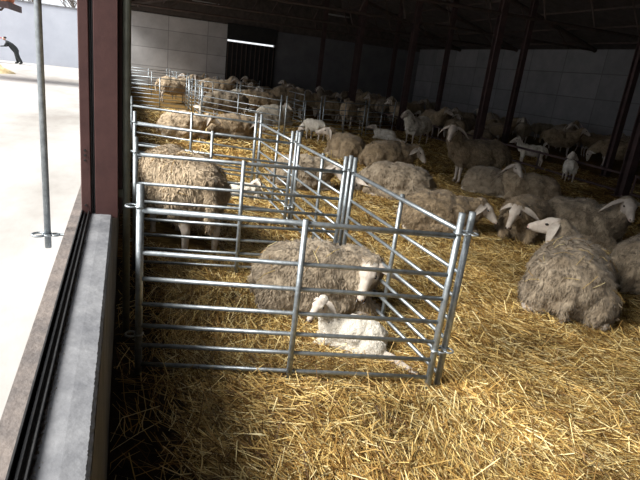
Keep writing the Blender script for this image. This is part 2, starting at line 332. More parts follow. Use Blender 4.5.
# ------------------------------------------------------------------ sheep
def ico():
    bm = bmesh.new(); bmesh.ops.create_icosphere(bm, subdivisions=2, radius=1)
    v = np.array([x.co[:] for x in bm.verts]); f = np.array([[q.index for q in p.verts] for p in bm.faces]); bm.free(); return v, f
IV, IF = ico()
def rotm(yaw, pitch, roll=0):   # x forward
    return np.array((Matrix.Rotation(yaw,3,'Z') @ Matrix.Rotation(-pitch,3,'Y') @ Matrix.Rotation(roll,3,'X')))
WOOL = [.0]
def make_sheep(key):
    pose, hyaw, hpit, wool, det, lamb, seed, nk = key
    B = []                                       # (centre, radii, rotation, tag)
    def ball(c, r, tg, rot=None):
        r = (r,r,r) if not hasattr(r, '__len__') else r
        B.append((np.array(c, float), np.array(r, float), np.eye(3) if rot is None else rot, tg))
    def chain(pts, tg, fl=1.0):
        for (a, ra), (b, rb) in zip(pts, pts[1:]):
            a = np.array(a, float); b = np.array(b, float); d = np.linalg.norm(b-a); n = max(2, int(d/(min(ra, rb)*.35))+1)
            for i in range(n+1):
                t = i/n; ball(a*(1-t)+b*t, ra*(1-t)+rb*t, tg)
    k = .82 if lamb else 1.0
    ch = math.cos(hyaw); sh = math.sin(hyaw)
    if pose == 'S':
        zb = .60 if not lamb else .64
        ball((-.30,0,zb-.01), (.28*k,.27*k,.28*k), 0); ball((-.05,0,zb-.04), (.38,.30*k,.29*k), 0); ball((.22,0,zb-.02), (.26*k,.25*k,.28*k), 0)
        ball((-.46,0,zb+.02), (.14*k,.17*k,.18*k), 0); ball((.36,0,zb+.03), (.13,.15*k,.17*k), 0)
        for s in (-1,1):
            lw = 1.15 if lamb else 1
            chain([((.27,s*.12,zb-.10),.09),((.27,s*.12,.36),.055*lw)], 0)
            chain([((.27,s*.12,.40),.045*lw),((.275,s*.115,.27),.034*lw),((.27,s*.115,.12),.024*lw),((.275,s*.115,.07),.029*lw)], 1)
            chain([((.28,s*.115,.06),.028*lw),((.30,s*.115,.025),.032*lw)], 2)
            chain([((-.38,s*.12,zb-.03),.15*k),((-.36,s*.135,.42),.085)], 0)
            chain([((-.36,s*.135,.44),.062*lw),((-.47,s*.125,.30),.036*lw),((-.455,s*.125,.14),.025*lw),((-.44,s*.125,.07),.029*lw)], 1)
            chain([((-.43,s*.125,.06),.028*lw),((-.41,s*.125,.025),.032*lw)], 2)
        chain([((-.58*(.95 if lamb else 1),0,zb+.1),.04),((-.64,0,zb-.05),.04),((-.62,0,zb-.24),.03)], 0)
        if hpit < -math.radians(60):
            nb = np.array((.42,0,zb+.02)); hp = np.array((.66+.05*ch, .12*sh, .38))
        else:
            nb = np.array((.36,0,zb+.08)); hp = np.array((.50+.10*ch, .12*sh, zb+.10+.22*nk))
    else:
        zb = .27
        ball((-.25,0,zb), (.31*k,.34*k,.29*k), 0); ball((-.02,0,zb+.01), (.37,.35*k,.31*k), 0); ball((.22,0,zb+.01), (.26*k,.29*k,.29*k), 0)
        ball((-.05,.0,.12), (.46,.38*k,.17), 0)
        ball((.36,0,zb+.06), (.15,.16*k,.19*k), 0)
        for s in (-1,1):
            ball((-.31,s*.22*k,.17), (.22,.15,.20), 0)
            y = s*.285*k
            if lamb and s > 0:      # one hind leg stretched out behind
                chain([((-.40,s*.18,.12),.07),((-.58,s*.28,.15),.06),((-.78,s*.42,.12),.045),((-.92,s*.50,.10),.045)], 1)
            else:
                chain([((-.44,y*.95,.07),.055),((-.20,y*1.05,.05),.038),((-.06,y*1.08,.045),.034)], 1)
                chain([((-.06,y*1.08,.045),.034),((.0,y*1.08,.035),.032)], 2)
            chain([((.34,s*.15,.17),.085),((.47,s*.16,.09),.055)], 0)
            chain([((.42,s*.15,.09),.05),((.47,s*.15,.06),.042),((.34,s*.19,.05),.03),((.26,s*.2,.045),.032)], 1)
        chain([((-.52*k,.0,.34),.04),((-.57*k,.01,.20),.04),((-.55*k,.02,.08),.03)], 0)
        nb = np.array((.32,0,zb+.10))
        if hpit < -math.radians(60): hp = np.array((.60, .10*sh, .20))
        else: hp = np.array((.43+.11*ch, .18*sh, .38+.20*nk))
    hs = 1.38 if lamb else 1.15
    Rh = rotm(hyaw, hpit)
    H = lambda p: hp + Rh @ (np.array(p, float)*hs)
    def hb(c, r, tg): ball(H(c), np.array(r)*hs, tg, Rh)
    # neck, wool
    back = H((-.05,0,-.01)); mid = (nb+back)/2 + np.array((0.03,0,-.015)) - np.array((.0,0,.01))
    chain([(nb,.18*k),(mid,.145*k),(back,.085*k+.010)], 0)
    chain([(nb+np.array((.06,0,-.12)),.11*k),(mid+np.array((.03,0,-.06)),.075)], 0)
    # head
    hb((0,0,.0), (.095,.070,.080), 1); hb((.045,0,.012), (.085,.060,.066), 1)
    for i in range(9):
        t = i/8; hb((.05+.155*t,0,-.004-.030*t+.012*math.sin(t*PI)), (.045,.052-.020*t,.062-.028*t), 1)
    for i in range(6):
        t = i/5; hb((.02+.155*t,0,-.045-.006*t), (.045,.040-.014*t,.030-.008*t), 1)
    hb((.222,0,-.036), (.024,.033,.030), 3)
    for s in (-1,1): hb((.055,s*.046,.032), (.032,.020,.018), 1)
    hb((-.045,0,.03), (.055,.058,.055), 0)
    for s in (-1,1): hb((.03,s*.035,-.02), (.06,.035,.045), 1)
    # union
    vs_, fs_, n = [], [], 0
    for c, r, ro, tg in B:
        v = (IV*r) @ ro.T + c; vs_.append(v); fs_.append(IF+n); n += len(v)
    me = bpy.data.meshes.new('tmp'); me.from_pydata(np.concatenate(vs_).tolist(), [], np.concatenate(fs_).tolist())
    o = bpy.data.objects.new('tmp', me); C.objects.link(o)
    vox = {2:.013, 1:.018, 0:.024}[det]
    md = o.modifiers.new('r', 'REMESH'); md.mode = 'VOXEL'; md.voxel_size = vox
    sm = o.modifiers.new('s', 'SMOOTH'); sm.factor = .5; sm.iterations = 3 if det else 2
    dg = bpy.context.evaluated_depsgraph_get(); ev = o.evaluated_get(dg)
    m2 = bpy.data.meshes.new_from_object(ev); bpy.data.objects.remove(o); bpy.data.meshes.remove(me)
    nv = len(m2.vertices); co_ = np.empty(nv*3); m2.vertices.foreach_get('co', co_); co_ = co_.reshape(-1,3)
    no = np.empty(nv*3); m2.vertices.foreach_get('normal', no); no = no.reshape(-1,3)
    D = np.full((4, nv), 9e9)
    for c, r, ro, tg in B:
        q = np.linalg.norm(((co_-c) @ ro)/r, axis=1) - 1; q *= r.min(); D[tg] = np.minimum(D[tg], q)
    D[0] += .004
    cls = D.argmin(axis=0)
    # woolly lumps
    amp = .016 if lamb else .017
    off = Vector((seed*3.1, seed*1.7, 0)); wv = np.zeros(nv)
    for i in np.nonzero(cls == 0)[0]:
        p = Vector(co_[i]); wv[i] = noise.noise(p*9+off)*.9 + noise.noise(p*22+off)*.6 + noise.noise(p*3.5+off)*.9
    co_ += no*(wv*amp)[:,None]
    m2.vertices.foreach_set('co', co_.ravel()); m2.update()
    V_ = co_.tolist(); Fc = [tuple(p.vertices) for p in m2.polygons]; MI = [int(np.bincount(cls[list(f)]).argmax()) for f in Fc]
    bpy.data.meshes.remove(m2)
    # ears, eyes, nostrils joined on
    def grid_leaf(s):
        nu, nvv = 9, 5; base = len(V_)
        for side in (0,1):
            for i in range(nu):
                t = i/(nu-1); wd = .040*math.sin(PI*min(1, .18+t*.85))**.7*(1-.15*t) if t < 1 else .004
                for j in range(nvv):
                    u = (j/(nvv-1)-.5)*2
                    x = -.012 - .01*t + u*wd; y = s*(.058 + (.12 if lamb else .185)*t); z = .034 - .05*t - .13*t*t + (u*u)*.012 - side*.009*(1-u*u*.9)
                    V_.append(tuple(H((x,y,z))))
        for side in (0,1):
            for i in range(nu-1):
                for j in range(nvv-1):
                    a = base+side*nu*nvv+i*nvv+j; q = (a, a+1, a+nvv+1, a+nvv)
                    Fc.append(q if side == 0 else q[::-1]); MI.append(1)
    for s in (-1,1):
        grid_leaf(s)
        for c, r, tg in (((.062,s*.0615,.020), (.017,.009,.011), 4), ((.240,s*.017,-.026), (.009,.008,.005), 4), ((.225,s*.026,-.052), (.026,.008,.0035), 4)):
            base = len(V_); v = H((0,0,0)); vv = [tuple(H(np.array(c)+p*np.array(r))) for p in IV]
            V_.extend(vv); Fc.extend([tuple(int(q)+base for q in f) for f in IF]); MI.extend([4]*len(IF))
        me = bpy.data.meshes.new('sheep_body'); me.from_pydata(V_, [], Fc)
    for mm in (M[wool], M['skin'], M['hoof'], M['muzzle'], M['eye']): me.materials.append(mm)
    me.polygons.foreach_set('material_index', MI); me.polygons.foreach_set('use_smooth', [True]*len(Fc)); me.update()
    # fleece locks
    nl = {2:(20000 if not lamb else 9000), 1:5000, 0:1500}[det]
    tri = [f for f, q in zip(Fc, MI) if q == 0]
    Vn = np.array(V_); P4 = np.array([[f[0], f[1], f[2]] for f in tri]); A_, B_, C_ = Vn[P4[:,0]], Vn[P4[:,1]], Vn[P4[:,2]]
    nr = np.cross(B_-A_, C_-A_); ar = np.linalg.norm(nr, axis=1)+1e-12; nr /= ar[:,None]
    rg = np.random.default_rng(seed+5)
    idx = rg.choice(len(tri), nl, p=ar/ar.sum()); u = rg.random((nl,2)); 
    p = A_[idx] + (B_[idx]-A_[idx])*u[:,:1]*.7 + (C_[idx]-A_[idx])*u[:,1:]*.7; nn = nr[idx]
    ln = (.018 if lamb else {2:.048,1:.042,0:.036}[det])*(1 if det else 1.4); wd = {2:.0032, 1:.006, 0:.011}[det]*(1 if lamb else 1.15)
    fl = np.stack([-.35*np.ones(nl)+.25*np.sin(p[:,2]*14+p[:,1]*9), .3*np.sin(p[:,0]*17+p[:,2]*6+seed), -1.0*np.ones(nl)], 1)
    fl -= nn*(fl*nn).sum(1)[:,None]; fl /= np.linalg.norm(fl, axis=1)[:,None]+1e-9
    cl = np.stack([np.sin(p[:,0]*41+p[:,2]*23), np.sin(p[:,1]*37+p[:,0]*19), np.sin(p[:,2]*43+p[:,1]*29)], 1)
    d = fl*.85 + nn*(.38 if not lamb else .55) + cl*.22 + rg.normal(0,.22,(nl,3)); d /= np.linalg.norm(d, axis=1)[:,None]
    L2 = ln*rg.uniform(.6,1.4,(nl,1)); sd = np.cross(d, nn); sd /= np.linalg.norm(sd, axis=1)[:,None]+1e-9; sd *= wd*rg.uniform(.6,1.4,(nl,1))
    p = p - nn*.004
    mid = p + d*L2*.55; tip = p + d*L2 - nn*L2*.25
    W = np.stack([p-sd, p+sd, mid+sd*.8, mid-sd*.8, tip], 1).reshape(-1,3)
    W[:,2] = np.maximum(W[:,2], .012)
    bi = (np.arange(nl)*5)[:,None]
    q = (bi+np.array([0,1,2,3])); t3 = bi+np.array([3,2,4])
    fm = bpy.data.meshes.new('fleece_locks'); fm.from_pydata(W.tolist(), [], q.tolist()+t3.tolist()); fm.materials.append(M[wool])
    fm.polygons.foreach_set('use_smooth', [True]*len(fm.polygons)); fm.update()
    return me, fm
CACHE = {}
def place_sheep(kind, x, y, yaw, pose, hyaw, hpit, scale, wool, det, label, cat, group=None, seed=0, nk=1.0, dz=0):
    if label.startswith('big woolly ewe standing in the second'): dz = -.09   # feet sunk in the deep litter
    key = (pose, round(math.radians(hyaw),3), round(math.radians(hpit),3), wool, det, kind == 'lamb', seed, nk)
    if key not in CACHE: CACHE[key] = make_sheep(key)
    me, fm = CACHE[key]
    o = link(bpy.data.objects.new(kind, me)); o.location = (x, y, ground_h(x, y)-.01+dz); o.rotation_euler = (0,0,math.radians(yaw)); o.scale = (scale,)*3
    tag(o, label, cat, group)
    link(bpy.data.objects.new('fleece', fm), o)
    return o
place_sheep('sheep', 1.55, 3.86, -19, 'L', -113, -42, 1.0, 'wool_grey', 2, 'grey ewe lying in the nearest pen, white face towards the camera', 'sheep', None, 0, 0.35)
place_sheep('lamb', 1.57, 3.15, 152, 'L', 67, -15, 0.52, 'wool_lamb', 2, 'white lamb lying in front of the grey ewe in the nearest pen', 'lamb', None, 1, 1.6)
place_sheep('sheep', 0.52, 5.59, 107, 'S', 8, -70, 1.27, 'wool_tan', 2, 'big woolly ewe standing in the second pen, head out of sight', 'sheep', None, 2, 1.0)
place_sheep('lamb', 1.65, 7.55, -7, 'L', -165, -20, 0.5, 'wool_lamb', 1, 'small white lamb lying in the pen behind the big woolly ewe', 'lamb', None, 3, 0.8)
place_sheep('sheep', 2.86, 8.46, -14, 'L', -45, -35, 1.0, 'wool_grey', 1, 'grey ewe lying close outside the side hurdles, face drooping right', 'sheep', None, 4, 0.2)
place_sheep('sheep', 1.32, 13.39, -1, 'L', -5, -15, 1.1, 'wool_tan', 1, 'tan ewe lying left of a pair in the far pen, white head up', 'sheep', None, 5, 0.4)
place_sheep('sheep', 2.61, 13.82, -1, 'L', -20, -30, 1.1, 'wool_brown', 1, 'brown ewe lying right of a pair in the far pen', 'sheep', None, 6, 0.3)
place_sheep('sheep', 4.98, 11.85, 107, 'L', 60, -5, 1.1, 'wool_brown', 1, 'brown ewe lying with pale head turned left, beyond the side hurdles', 'sheep', None, 7, 0.8)
place_sheep('sheep', 5.54, 10.55, -8, 'L', -40, -40, 1.15, 'wool_brown', 1, 'brown ewe lying with its pale face resting down to the right', 'sheep', None, 8, 0.3)
place_sheep('sheep', 4.38, 7.89, 146, 'L', 5, -75, 1.1, 'wool_grey', 1, 'grey-brown ewe lying in mid straw with its head tucked down', 'sheep', None, 9, 0.8)
place_sheep('sheep', 4.11, 6.06, -32, 'L', -12, -32, 1.0, 'wool_brown', 2, 'brown ewe lying just behind the corner post, long ear drooping', 'sheep', None, 10, 0.35)
place_sheep('sheep', 6.97, 9.41, 163, 'S', 62, -32, 1.15, 'wool_brown', 2, 'standing ewe facing the camera, white face and ears held out', 'sheep', None, 11, 1.25)
place_sheep('sheep', 5.36, 5.82, 219, 'L', -12, -42, 1.05, 'wool_brown', 2, 'lying ewe facing the camera head-on, white face lowered', 'sheep', None, 12, 0.4)
place_sheep('sheep', 7.19, 7.86, 158, 'L', -90, -10, 1.0, 'wool_tan', 1, 'tan-brown ewe lying behind the lying white-faced ewe', 'sheep', None, 13, 0.3)
place_sheep('sheep', 6.76, 8.50, 301, 'L', -40, -25, 0.95, 'wool_grey', 1, 'dark grey ewe lying below the standing ewe, narrow face upright', 'sheep', None, 14, 1.5)
place_sheep('sheep', 4.09, 3.67, 47, 'L', 68, -5, 1.15, 'wool_grey', 2, 'largest near ewe lying with its back to the camera, head left', 'sheep', None, 15, 0.9)
place_sheep('sheep', 6.09, 5.51, 302, 'L', -65, -20, 1.1, 'wool_grey', 2, 'lying ewe with raised white head and ears out sideways', 'sheep', None, 16, 1.3)
place_sheep('sheep', 5.58, 3.94, 20, 'L', 35, -10, 1.1, 'wool_grey', 2, 'ewe lying cut off by the right edge of the photo', 'sheep', None, 17, 0.8)
place_sheep('lamb', 10.58, 10.39, 54, 'S', -60, -25, 0.68, 'wool_lamb', 1, 'white lamb standing behind the feed barrier, seen from behind', 'lamb', None, 18, 1.0)
place_sheep('lamb', 11.10, 12.48, 153, 'S', 20, -15, 0.75, 'wool_cream', 1, 'greyish lamb standing beside the dark second-row column', 'lamb', None, 19, 1.0)
place_sheep('sheep', 14.92, 15.38, -39, 'S', 0, -20, 1.1, 'wool_brown', 0, 'brown sheep standing behind the white lamb in the dim right bay', 'sheep', None, 2, 1.0)
place_sheep('sheep', 15.07, 13.04, 136, 'S', 0, -80, 1.1, 'wool_brown', 0, 'brown sheep standing left of the dark column at the right', 'sheep', None, 0, 1.0)
place_sheep('sheep', 15.10, 17.71, 55, 'S', 180, -20, 1.1, 'wool_grey', 0, 'grey sheep in the dim right bay, pale face turned to the camera', 'sheep', None, 1, 1.0)
place_sheep('sheep', 14.65, 18.57, -33, 'S', 0, -20, 1.1, 'wool_brown', 0, 'brown sheep standing between two columns behind the standing ewe', 'sheep', None, 2, 1.0)
place_sheep('sheep', 9.07, 15.70, 205, 'S', 0, -20, 1.1, 'wool_cream', 0, 'pale sheep standing in shade behind the lying brown ewes', 'sheep', None, 0, 1.0)
place_sheep('lamb', 8.17, 16.17, 153, 'L', 0, 0, 0.75, 'wool_lamb', 0, 'white lamb lying in the shade right of the dark hurdles', 'lamb', None, 1, 0.8)
place_sheep('sheep', 7.96, 19.11, 67, 'S', 0, -80, 1.2, 'wool_tan', 0, 'tan ewe seen squarely from behind through the dark hurdle', 'sheep', None, 2, 1.0)
place_sheep('sheep', 8.64, 18.92, 59, 'S', 0, -80, 1.05, 'wool_brown', 0, 'browner ewe seen from behind, right of the tan one', 'sheep', None, 0, 1.0)
place_sheep('lamb', 5.09, 14.59, 111, 'S', 60, -80, 0.75, 'wool_lamb', 0, 'small white lamb with its head down beside the far hurdle', 'lamb', None, 1, 1.0)
place_sheep('sheep', 1.91, 23.52, 10, 'S', 0, 0, 1.25, 'wool_tan', 0, 'tan ewe standing in the far left pens in front of the bright wall', 'sheep', None, 2, 1.0)
place_sheep('sheep', 3.94, 25.63, 341, 'S', 0, -20, 1.3, 'wool_tan', 0, 'pale tan ewe standing right of the lone standing far ewe', 'sheep', None, 0, 1.0)
place_sheep('sheep', 4.57, 22.15, 8, 'S', -60, -20, 1.1, 'wool_cream', 0, 'cream sheep standing at the left edge of the black door', 'sheep', None, 1, 1.0)
place_sheep('sheep', 4.75, 20.45, 337, 'S', 0, -80, 1.2, 'wool_brown', 0, 'dark brown ewe bent down in front of the black door', 'sheep', None, 2, 1.0)
place_sheep('sheep', 4.81, 18.06, 5, 'L', 180, -40, 1.2, 'wool_cream', 0, 'cream ewe lying below the brown sheep in the far pens', 'sheep', None, 0, 0.8)
place_sheep('sheep', 6.31, 21.26, -7, 'S', 0, -80, 1.45, 'wool_brown', 0, 'big brown ewe standing in the far pens, head lowered', 'sheep', None, 1, 1.0)
place_sheep('sheep', 12.97, 29.59, 276, 'S', 60, -20, 1.2, 'wool_brown', 0, 'woolly sheep in the dim crowd towards the back wall', 'sheep', 'dim crowd of sheep at the back', 2, 1.0)
place_sheep('sheep', 17.41, 17.65, 135, 'S', 60, -80, 1.0, 'wool_brown', 0, 'woolly sheep in the dim crowd towards the back wall', 'sheep', 'dim crowd of sheep at the back', 0, 1.0)
place_sheep('sheep', 6.99, 29.39, 167, 'S', 0, -20, 1.0, 'wool_brown', 0, 'woolly sheep in the dim crowd towards the back wall', 'sheep', 'dim crowd of sheep at the back', 1, 1.0)
place_sheep('sheep', 5.22, 27.23, 49, 'S', 0, -20, 1.0, 'wool_brown', 0, 'woolly sheep in the dim crowd towards the back wall', 'sheep', 'dim crowd of sheep at the back', 2, 1.0)
place_sheep('sheep', 18.36, 18.65, 15, 'S', 60, -20, 1.2, 'wool_brown', 0, 'woolly sheep in the dim crowd towards the back wall', 'sheep', 'dim crowd of sheep at the back', 0, 1.0)
place_sheep('sheep', 13.01, 18.95, 206, 'S', 60, -20, 1.0, 'wool_grey', 0, 'woolly sheep in the dim crowd towards the back wall', 'sheep', 'dim crowd of sheep at the back', 1, 1.0)
place_sheep('sheep', 9.64, 33.28, 104, 'S', 60, -20, 1.2, 'wool_brown', 0, 'woolly sheep in the dim crowd towards the back wall', 'sheep', 'dim crowd of sheep at the back', 2, 1.0)
place_sheep('sheep', 3.05, 28.38, 114, 'S', 60, -20, 1.1, 'wool_grey', 0, 'woolly sheep in the dim crowd towards the back wall', 'sheep', 'dim crowd of sheep at the back', 0, 1.0)
place_sheep('sheep', 7.10, 33.34, 228, 'S', 60, -20, 1.2, 'wool_grey', 0, 'woolly sheep in the dim crowd towards the back wall', 'sheep', 'dim crowd of sheep at the back', 1, 1.0)
place_sheep('sheep', 8.86, 26.49, -18, 'L', 0, -80, 1.0, 'wool_brown', 0, 'woolly sheep in the dim crowd towards the back wall', 'sheep', 'dim crowd of sheep at the back', 2, 0.8)
place_sheep('sheep', 15.09, 33.16, 156, 'S', -60, -20, 1.2, 'wool_grey', 0, 'woolly sheep in the dim crowd towards the back wall', 'sheep', 'dim crowd of sheep at the back', 0, 1.0)
place_sheep('sheep', 14.97, 30.65, 274, 'S', 0, -20, 1.0, 'wool_brown', 0, 'woolly sheep in the dim crowd towards the back wall', 'sheep', 'dim crowd of sheep at the back', 1, 1.0)
place_sheep('sheep', 17.69, 21.96, 201, 'S', 60, -80, 1.1, 'wool_grey', 0, 'woolly sheep in the dim crowd towards the back wall', 'sheep', 'dim crowd of sheep at the back', 2, 1.0)
place_sheep('sheep', 5.38, 28.59, 169, 'S', -60, -20, 1.0, 'wool_brown', 0, 'woolly sheep in the dim crowd towards the back wall', 'sheep', 'dim crowd of sheep at the back', 0, 1.0)
place_sheep('sheep', 11.54, 23.21, 34, 'S', 60, -20, 1.2, 'wool_grey', 0, 'woolly sheep in the dim crowd towards the back wall', 'sheep', 'dim crowd of sheep at the back', 1, 1.0)
place_sheep('sheep', 5.33, 34.10, 231, 'S', 60, -20, 1.0, 'wool_brown', 0, 'woolly sheep in the dim crowd towards the back wall', 'sheep', 'dim crowd of sheep at the back', 2, 1.0)
place_sheep('sheep', 18.70, 26.22, 24, 'L', 0, -20, 1.1, 'wool_grey', 0, 'woolly sheep in the dim crowd towards the back wall', 'sheep', 'dim crowd of sheep at the back', 0, 0.8)
place_sheep('sheep', 5.39, 31.55, 110, 'S', 60, -80, 1.0, 'wool_brown', 0, 'woolly sheep in the dim crowd towards the back wall', 'sheep', 'dim crowd of sheep at the back', 1, 1.0)
place_sheep('sheep', 14.67, 24.60, 89, 'L', 60, -20, 1.0, 'wool_grey', 0, 'woolly sheep in the dim crowd towards the back wall', 'sheep', 'dim crowd of sheep at the back', 2, 0.8)
place_sheep('sheep', 16.15, 25.60, 28, 'L', 60, -20, 1.0, 'wool_grey', 0, 'woolly sheep in the dim crowd towards the back wall', 'sheep', 'dim crowd of sheep at the back', 0, 0.8)
place_sheep('sheep', 14.11, 28.12, 273, 'S', 60, -80, 1.2, 'wool_brown', 0, 'woolly sheep in the dim crowd towards the back wall', 'sheep', 'dim crowd of sheep at the back', 1, 1.0)
place_sheep('sheep', 7.49, 24.73, 283, 'S', 60, -80, 1.0, 'wool_brown', 0, 'woolly sheep in the dim crowd towards the back wall', 'sheep', 'dim crowd of sheep at the back', 2, 1.0)
place_sheep('sheep', 15.38, 21.69, 85, 'L', 60, -80, 1.2, 'wool_brown', 0, 'woolly sheep in the dim crowd towards the back wall', 'sheep', 'dim crowd of sheep at the back', 0, 0.8)
place_sheep('sheep', 16.49, 32.03, 213, 'L', 60, -20, 1.2, 'wool_brown', 0, 'woolly sheep in the dim crowd towards the back wall', 'sheep', 'dim crowd of sheep at the back', 1, 0.8)
place_sheep('sheep', 11.47, 18.66, 268, 'S', 60, -20, 1.2, 'wool_brown', 0, 'woolly sheep in the dim crowd towards the back wall', 'sheep', 'dim crowd of sheep at the back', 2, 1.0)
place_sheep('sheep', 14.51, 29.38, 34, 'L', 60, -80, 1.2, 'wool_brown', 0, 'woolly sheep in the dim crowd towards the back wall', 'sheep', 'dim crowd of sheep at the back', 0, 0.8)
place_sheep('sheep', 18.49, 24.67, 163, 'S', 60, -20, 1.1, 'wool_grey', 0, 'woolly sheep in the dim crowd towards the back wall', 'sheep', 'dim crowd of sheep at the back', 1, 1.0)
place_sheep('sheep', 8.98, 22.16, 98, 'L', 0, -80, 1.2, 'wool_grey', 0, 'woolly sheep in the dim crowd towards the back wall', 'sheep', 'dim crowd of sheep at the back', 2, 0.8)
place_sheep('sheep', 7.82, 21.11, 180, 'S', -60, -20, 1.1, 'wool_brown', 0, 'woolly sheep in the dim crowd towards the back wall', 'sheep', 'dim crowd of sheep at the back', 0, 1.0)
place_sheep('sheep', 9.71, 30.95, 223, 'S', 60, -20, 1.0, 'wool_brown', 0, 'woolly sheep in the dim crowd towards the back wall', 'sheep', 'dim crowd of sheep at the back', 1, 1.0)
place_sheep('sheep', 9.12, 24.56, 40, 'S', -60, -20, 1.1, 'wool_brown', 0, 'woolly sheep in the dim crowd towards the back wall', 'sheep', 'dim crowd of sheep at the back', 2, 1.0)
place_sheep('sheep', 3.02, 17.55, 190, 'S', 60, -80, 1.2, 'wool_grey', 0, 'woolly sheep in the dim crowd towards the back wall', 'sheep', 'dim crowd of sheep at the back', 0, 1.0)
place_sheep('sheep', 14.33, 22.79, 268, 'S', -60, -80, 1.1, 'wool_brown', 0, 'woolly sheep in the dim crowd towards the back wall', 'sheep', 'dim crowd of sheep at the back', 1, 1.0)
place_sheep('sheep', 15.51, 20.17, 82, 'S', -60, -20, 1.1, 'wool_grey', 0, 'woolly sheep in the dim crowd towards the back wall', 'sheep', 'dim crowd of sheep at the back', 2, 1.0)
place_sheep('sheep', 12.73, 24.52, 213, 'S', 0, -20, 1.1, 'wool_grey', 0, 'woolly sheep in the dim crowd towards the back wall', 'sheep', 'dim crowd of sheep at the back', 0, 1.0)
place_sheep('sheep', 11.54, 21.89, 92, 'S', 60, -20, 1.1, 'wool_brown', 0, 'woolly sheep in the dim crowd towards the back wall', 'sheep', 'dim crowd of sheep at the back', 1, 1.0)
place_sheep('sheep', 14.92, 26.73, -29, 'S', 60, -80, 1.1, 'wool_brown', 0, 'woolly sheep in the dim crowd towards the back wall', 'sheep', 'dim crowd of sheep at the back', 2, 1.0)
place_sheep('sheep', 11.73, 15.78, 263, 'L', -60, -80, 1.2, 'wool_brown', 0, 'woolly sheep in the dim crowd towards the back wall', 'sheep', 'dim crowd of sheep at the back', 0, 0.8)
place_sheep('sheep', 18.25, 27.83, 267, 'L', 60, -20, 1.2, 'wool_brown', 0, 'woolly sheep in the dim crowd towards the back wall', 'sheep', 'dim crowd of sheep at the back', 1, 0.8)
place_sheep('sheep', 16.28, 16.76, 256, 'S', -60, -20, 1.2, 'wool_grey', 0, 'woolly sheep in the dim crowd towards the back wall', 'sheep', 'dim crowd of sheep at the back', 2, 1.0)
place_sheep('sheep', 4.01, 33.40, 113, 'L', 0, -20, 1.2, 'wool_grey', 0, 'woolly sheep in the dim crowd towards the back wall', 'sheep', 'dim crowd of sheep at the back', 0, 0.8)
place_sheep('sheep', 3.78, 31.50, 53, 'S', -60, -20, 1.1, 'wool_brown', 0, 'woolly sheep in the dim crowd towards the back wall', 'sheep', 'dim crowd of sheep at the back', 1, 1.0)
place_sheep('sheep', 5.15, 23.70, 108, 'L', 60, -20, 1.2, 'wool_grey', 0, 'woolly sheep in the dim crowd towards the back wall', 'sheep', 'dim crowd of sheep at the back', 2, 0.8)
place_sheep('sheep', 6.77, 31.32, 108, 'S', 0, -20, 1.1, 'wool_brown', 0, 'woolly sheep in the dim crowd towards the back wall', 'sheep', 'dim crowd of sheep at the back', 0, 1.0)
place_sheep('sheep', 16.57, 33.45, 154, 'S', -60, -20, 1.0, 'wool_brown', 0, 'woolly sheep in the dim crowd towards the back wall', 'sheep', 'dim crowd of sheep at the back', 1, 1.0)
place_sheep('sheep', 7.73, 27.50, 284, 'S', -60, -20, 1.2, 'wool_brown', 0, 'woolly sheep in the dim crowd towards the back wall', 'sheep', 'dim crowd of sheep at the back', 2, 1.0)
place_sheep('sheep', 9.83, 21.21, 175, 'L', 60, -20, 1.1, 'wool_brown', 0, 'woolly sheep in the dim crowd towards the back wall', 'sheep', 'dim crowd of sheep at the back', 0, 0.8)
place_sheep('sheep', 16.90, 24.42, 165, 'S', 0, -20, 1.0, 'wool_grey', 0, 'woolly sheep in the dim crowd towards the back wall', 'sheep', 'dim crowd of sheep at the back', 1, 1.0)
place_sheep('sheep', 12.20, 27.97, 176, 'L', -60, -20, 1.2, 'wool_grey', 0, 'woolly sheep in the dim crowd towards the back wall', 'sheep', 'dim crowd of sheep at the back', 2, 0.8)
place_sheep('sheep', 3.70, 27.06, 232, 'S', 0, -20, 1.0, 'wool_grey', 0, 'woolly sheep in the dim crowd towards the back wall', 'sheep', 'dim crowd of sheep at the back', 0, 1.0)
place_sheep('sheep', 11.50, 17.10, 86, 'S', 0, -80, 1.0, 'wool_brown', 0, 'woolly sheep in the dim crowd towards the back wall', 'sheep', 'dim crowd of sheep at the back', 1, 1.0)
place_sheep('sheep', 7.22, 23.15, 43, 'S', -60, -20, 1.1, 'wool_brown', 0, 'woolly sheep in the dim crowd towards the back wall', 'sheep', 'dim crowd of sheep at the back', 2, 1.0)
place_sheep('sheep', 3.76, 23.62, -9, 'L', -60, -20, 1.1, 'wool_brown', 0, 'woolly sheep in the dim crowd towards the back wall', 'sheep', 'dim crowd of sheep at the back', 0, 0.8)
place_sheep('sheep', 18.73, 20.60, 158, 'S', -60, -80, 1.0, 'wool_grey', 0, 'woolly sheep in the dim crowd towards the back wall', 'sheep', 'dim crowd of sheep at the back', 1, 1.0)
place_sheep('sheep', 16.03, 28.10, 270, 'S', -60, -20, 1.1, 'wool_grey', 0, 'woolly sheep in the dim crowd towards the back wall', 'sheep', 'dim crowd of sheep at the back', 2, 1.0)
place_sheep('sheep', 18.72, 31.00, 209, 'S', -60, -20, 1.1, 'wool_grey', 0, 'woolly sheep in the dim crowd towards the back wall', 'sheep', 'dim crowd of sheep at the back', 0, 1.0)
place_sheep('sheep', 12.69, 26.18, 154, 'S', 0, -20, 1.1, 'wool_brown', 0, 'woolly sheep in the dim crowd towards the back wall', 'sheep', 'dim crowd of sheep at the back', 1, 1.0)
place_sheep('sheep', 14.01, 34.19, 38, 'S', 0, -20, 1.1, 'wool_grey', 0, 'woolly sheep in the dim crowd towards the back wall', 'sheep', 'dim crowd of sheep at the back', 2, 1.0)
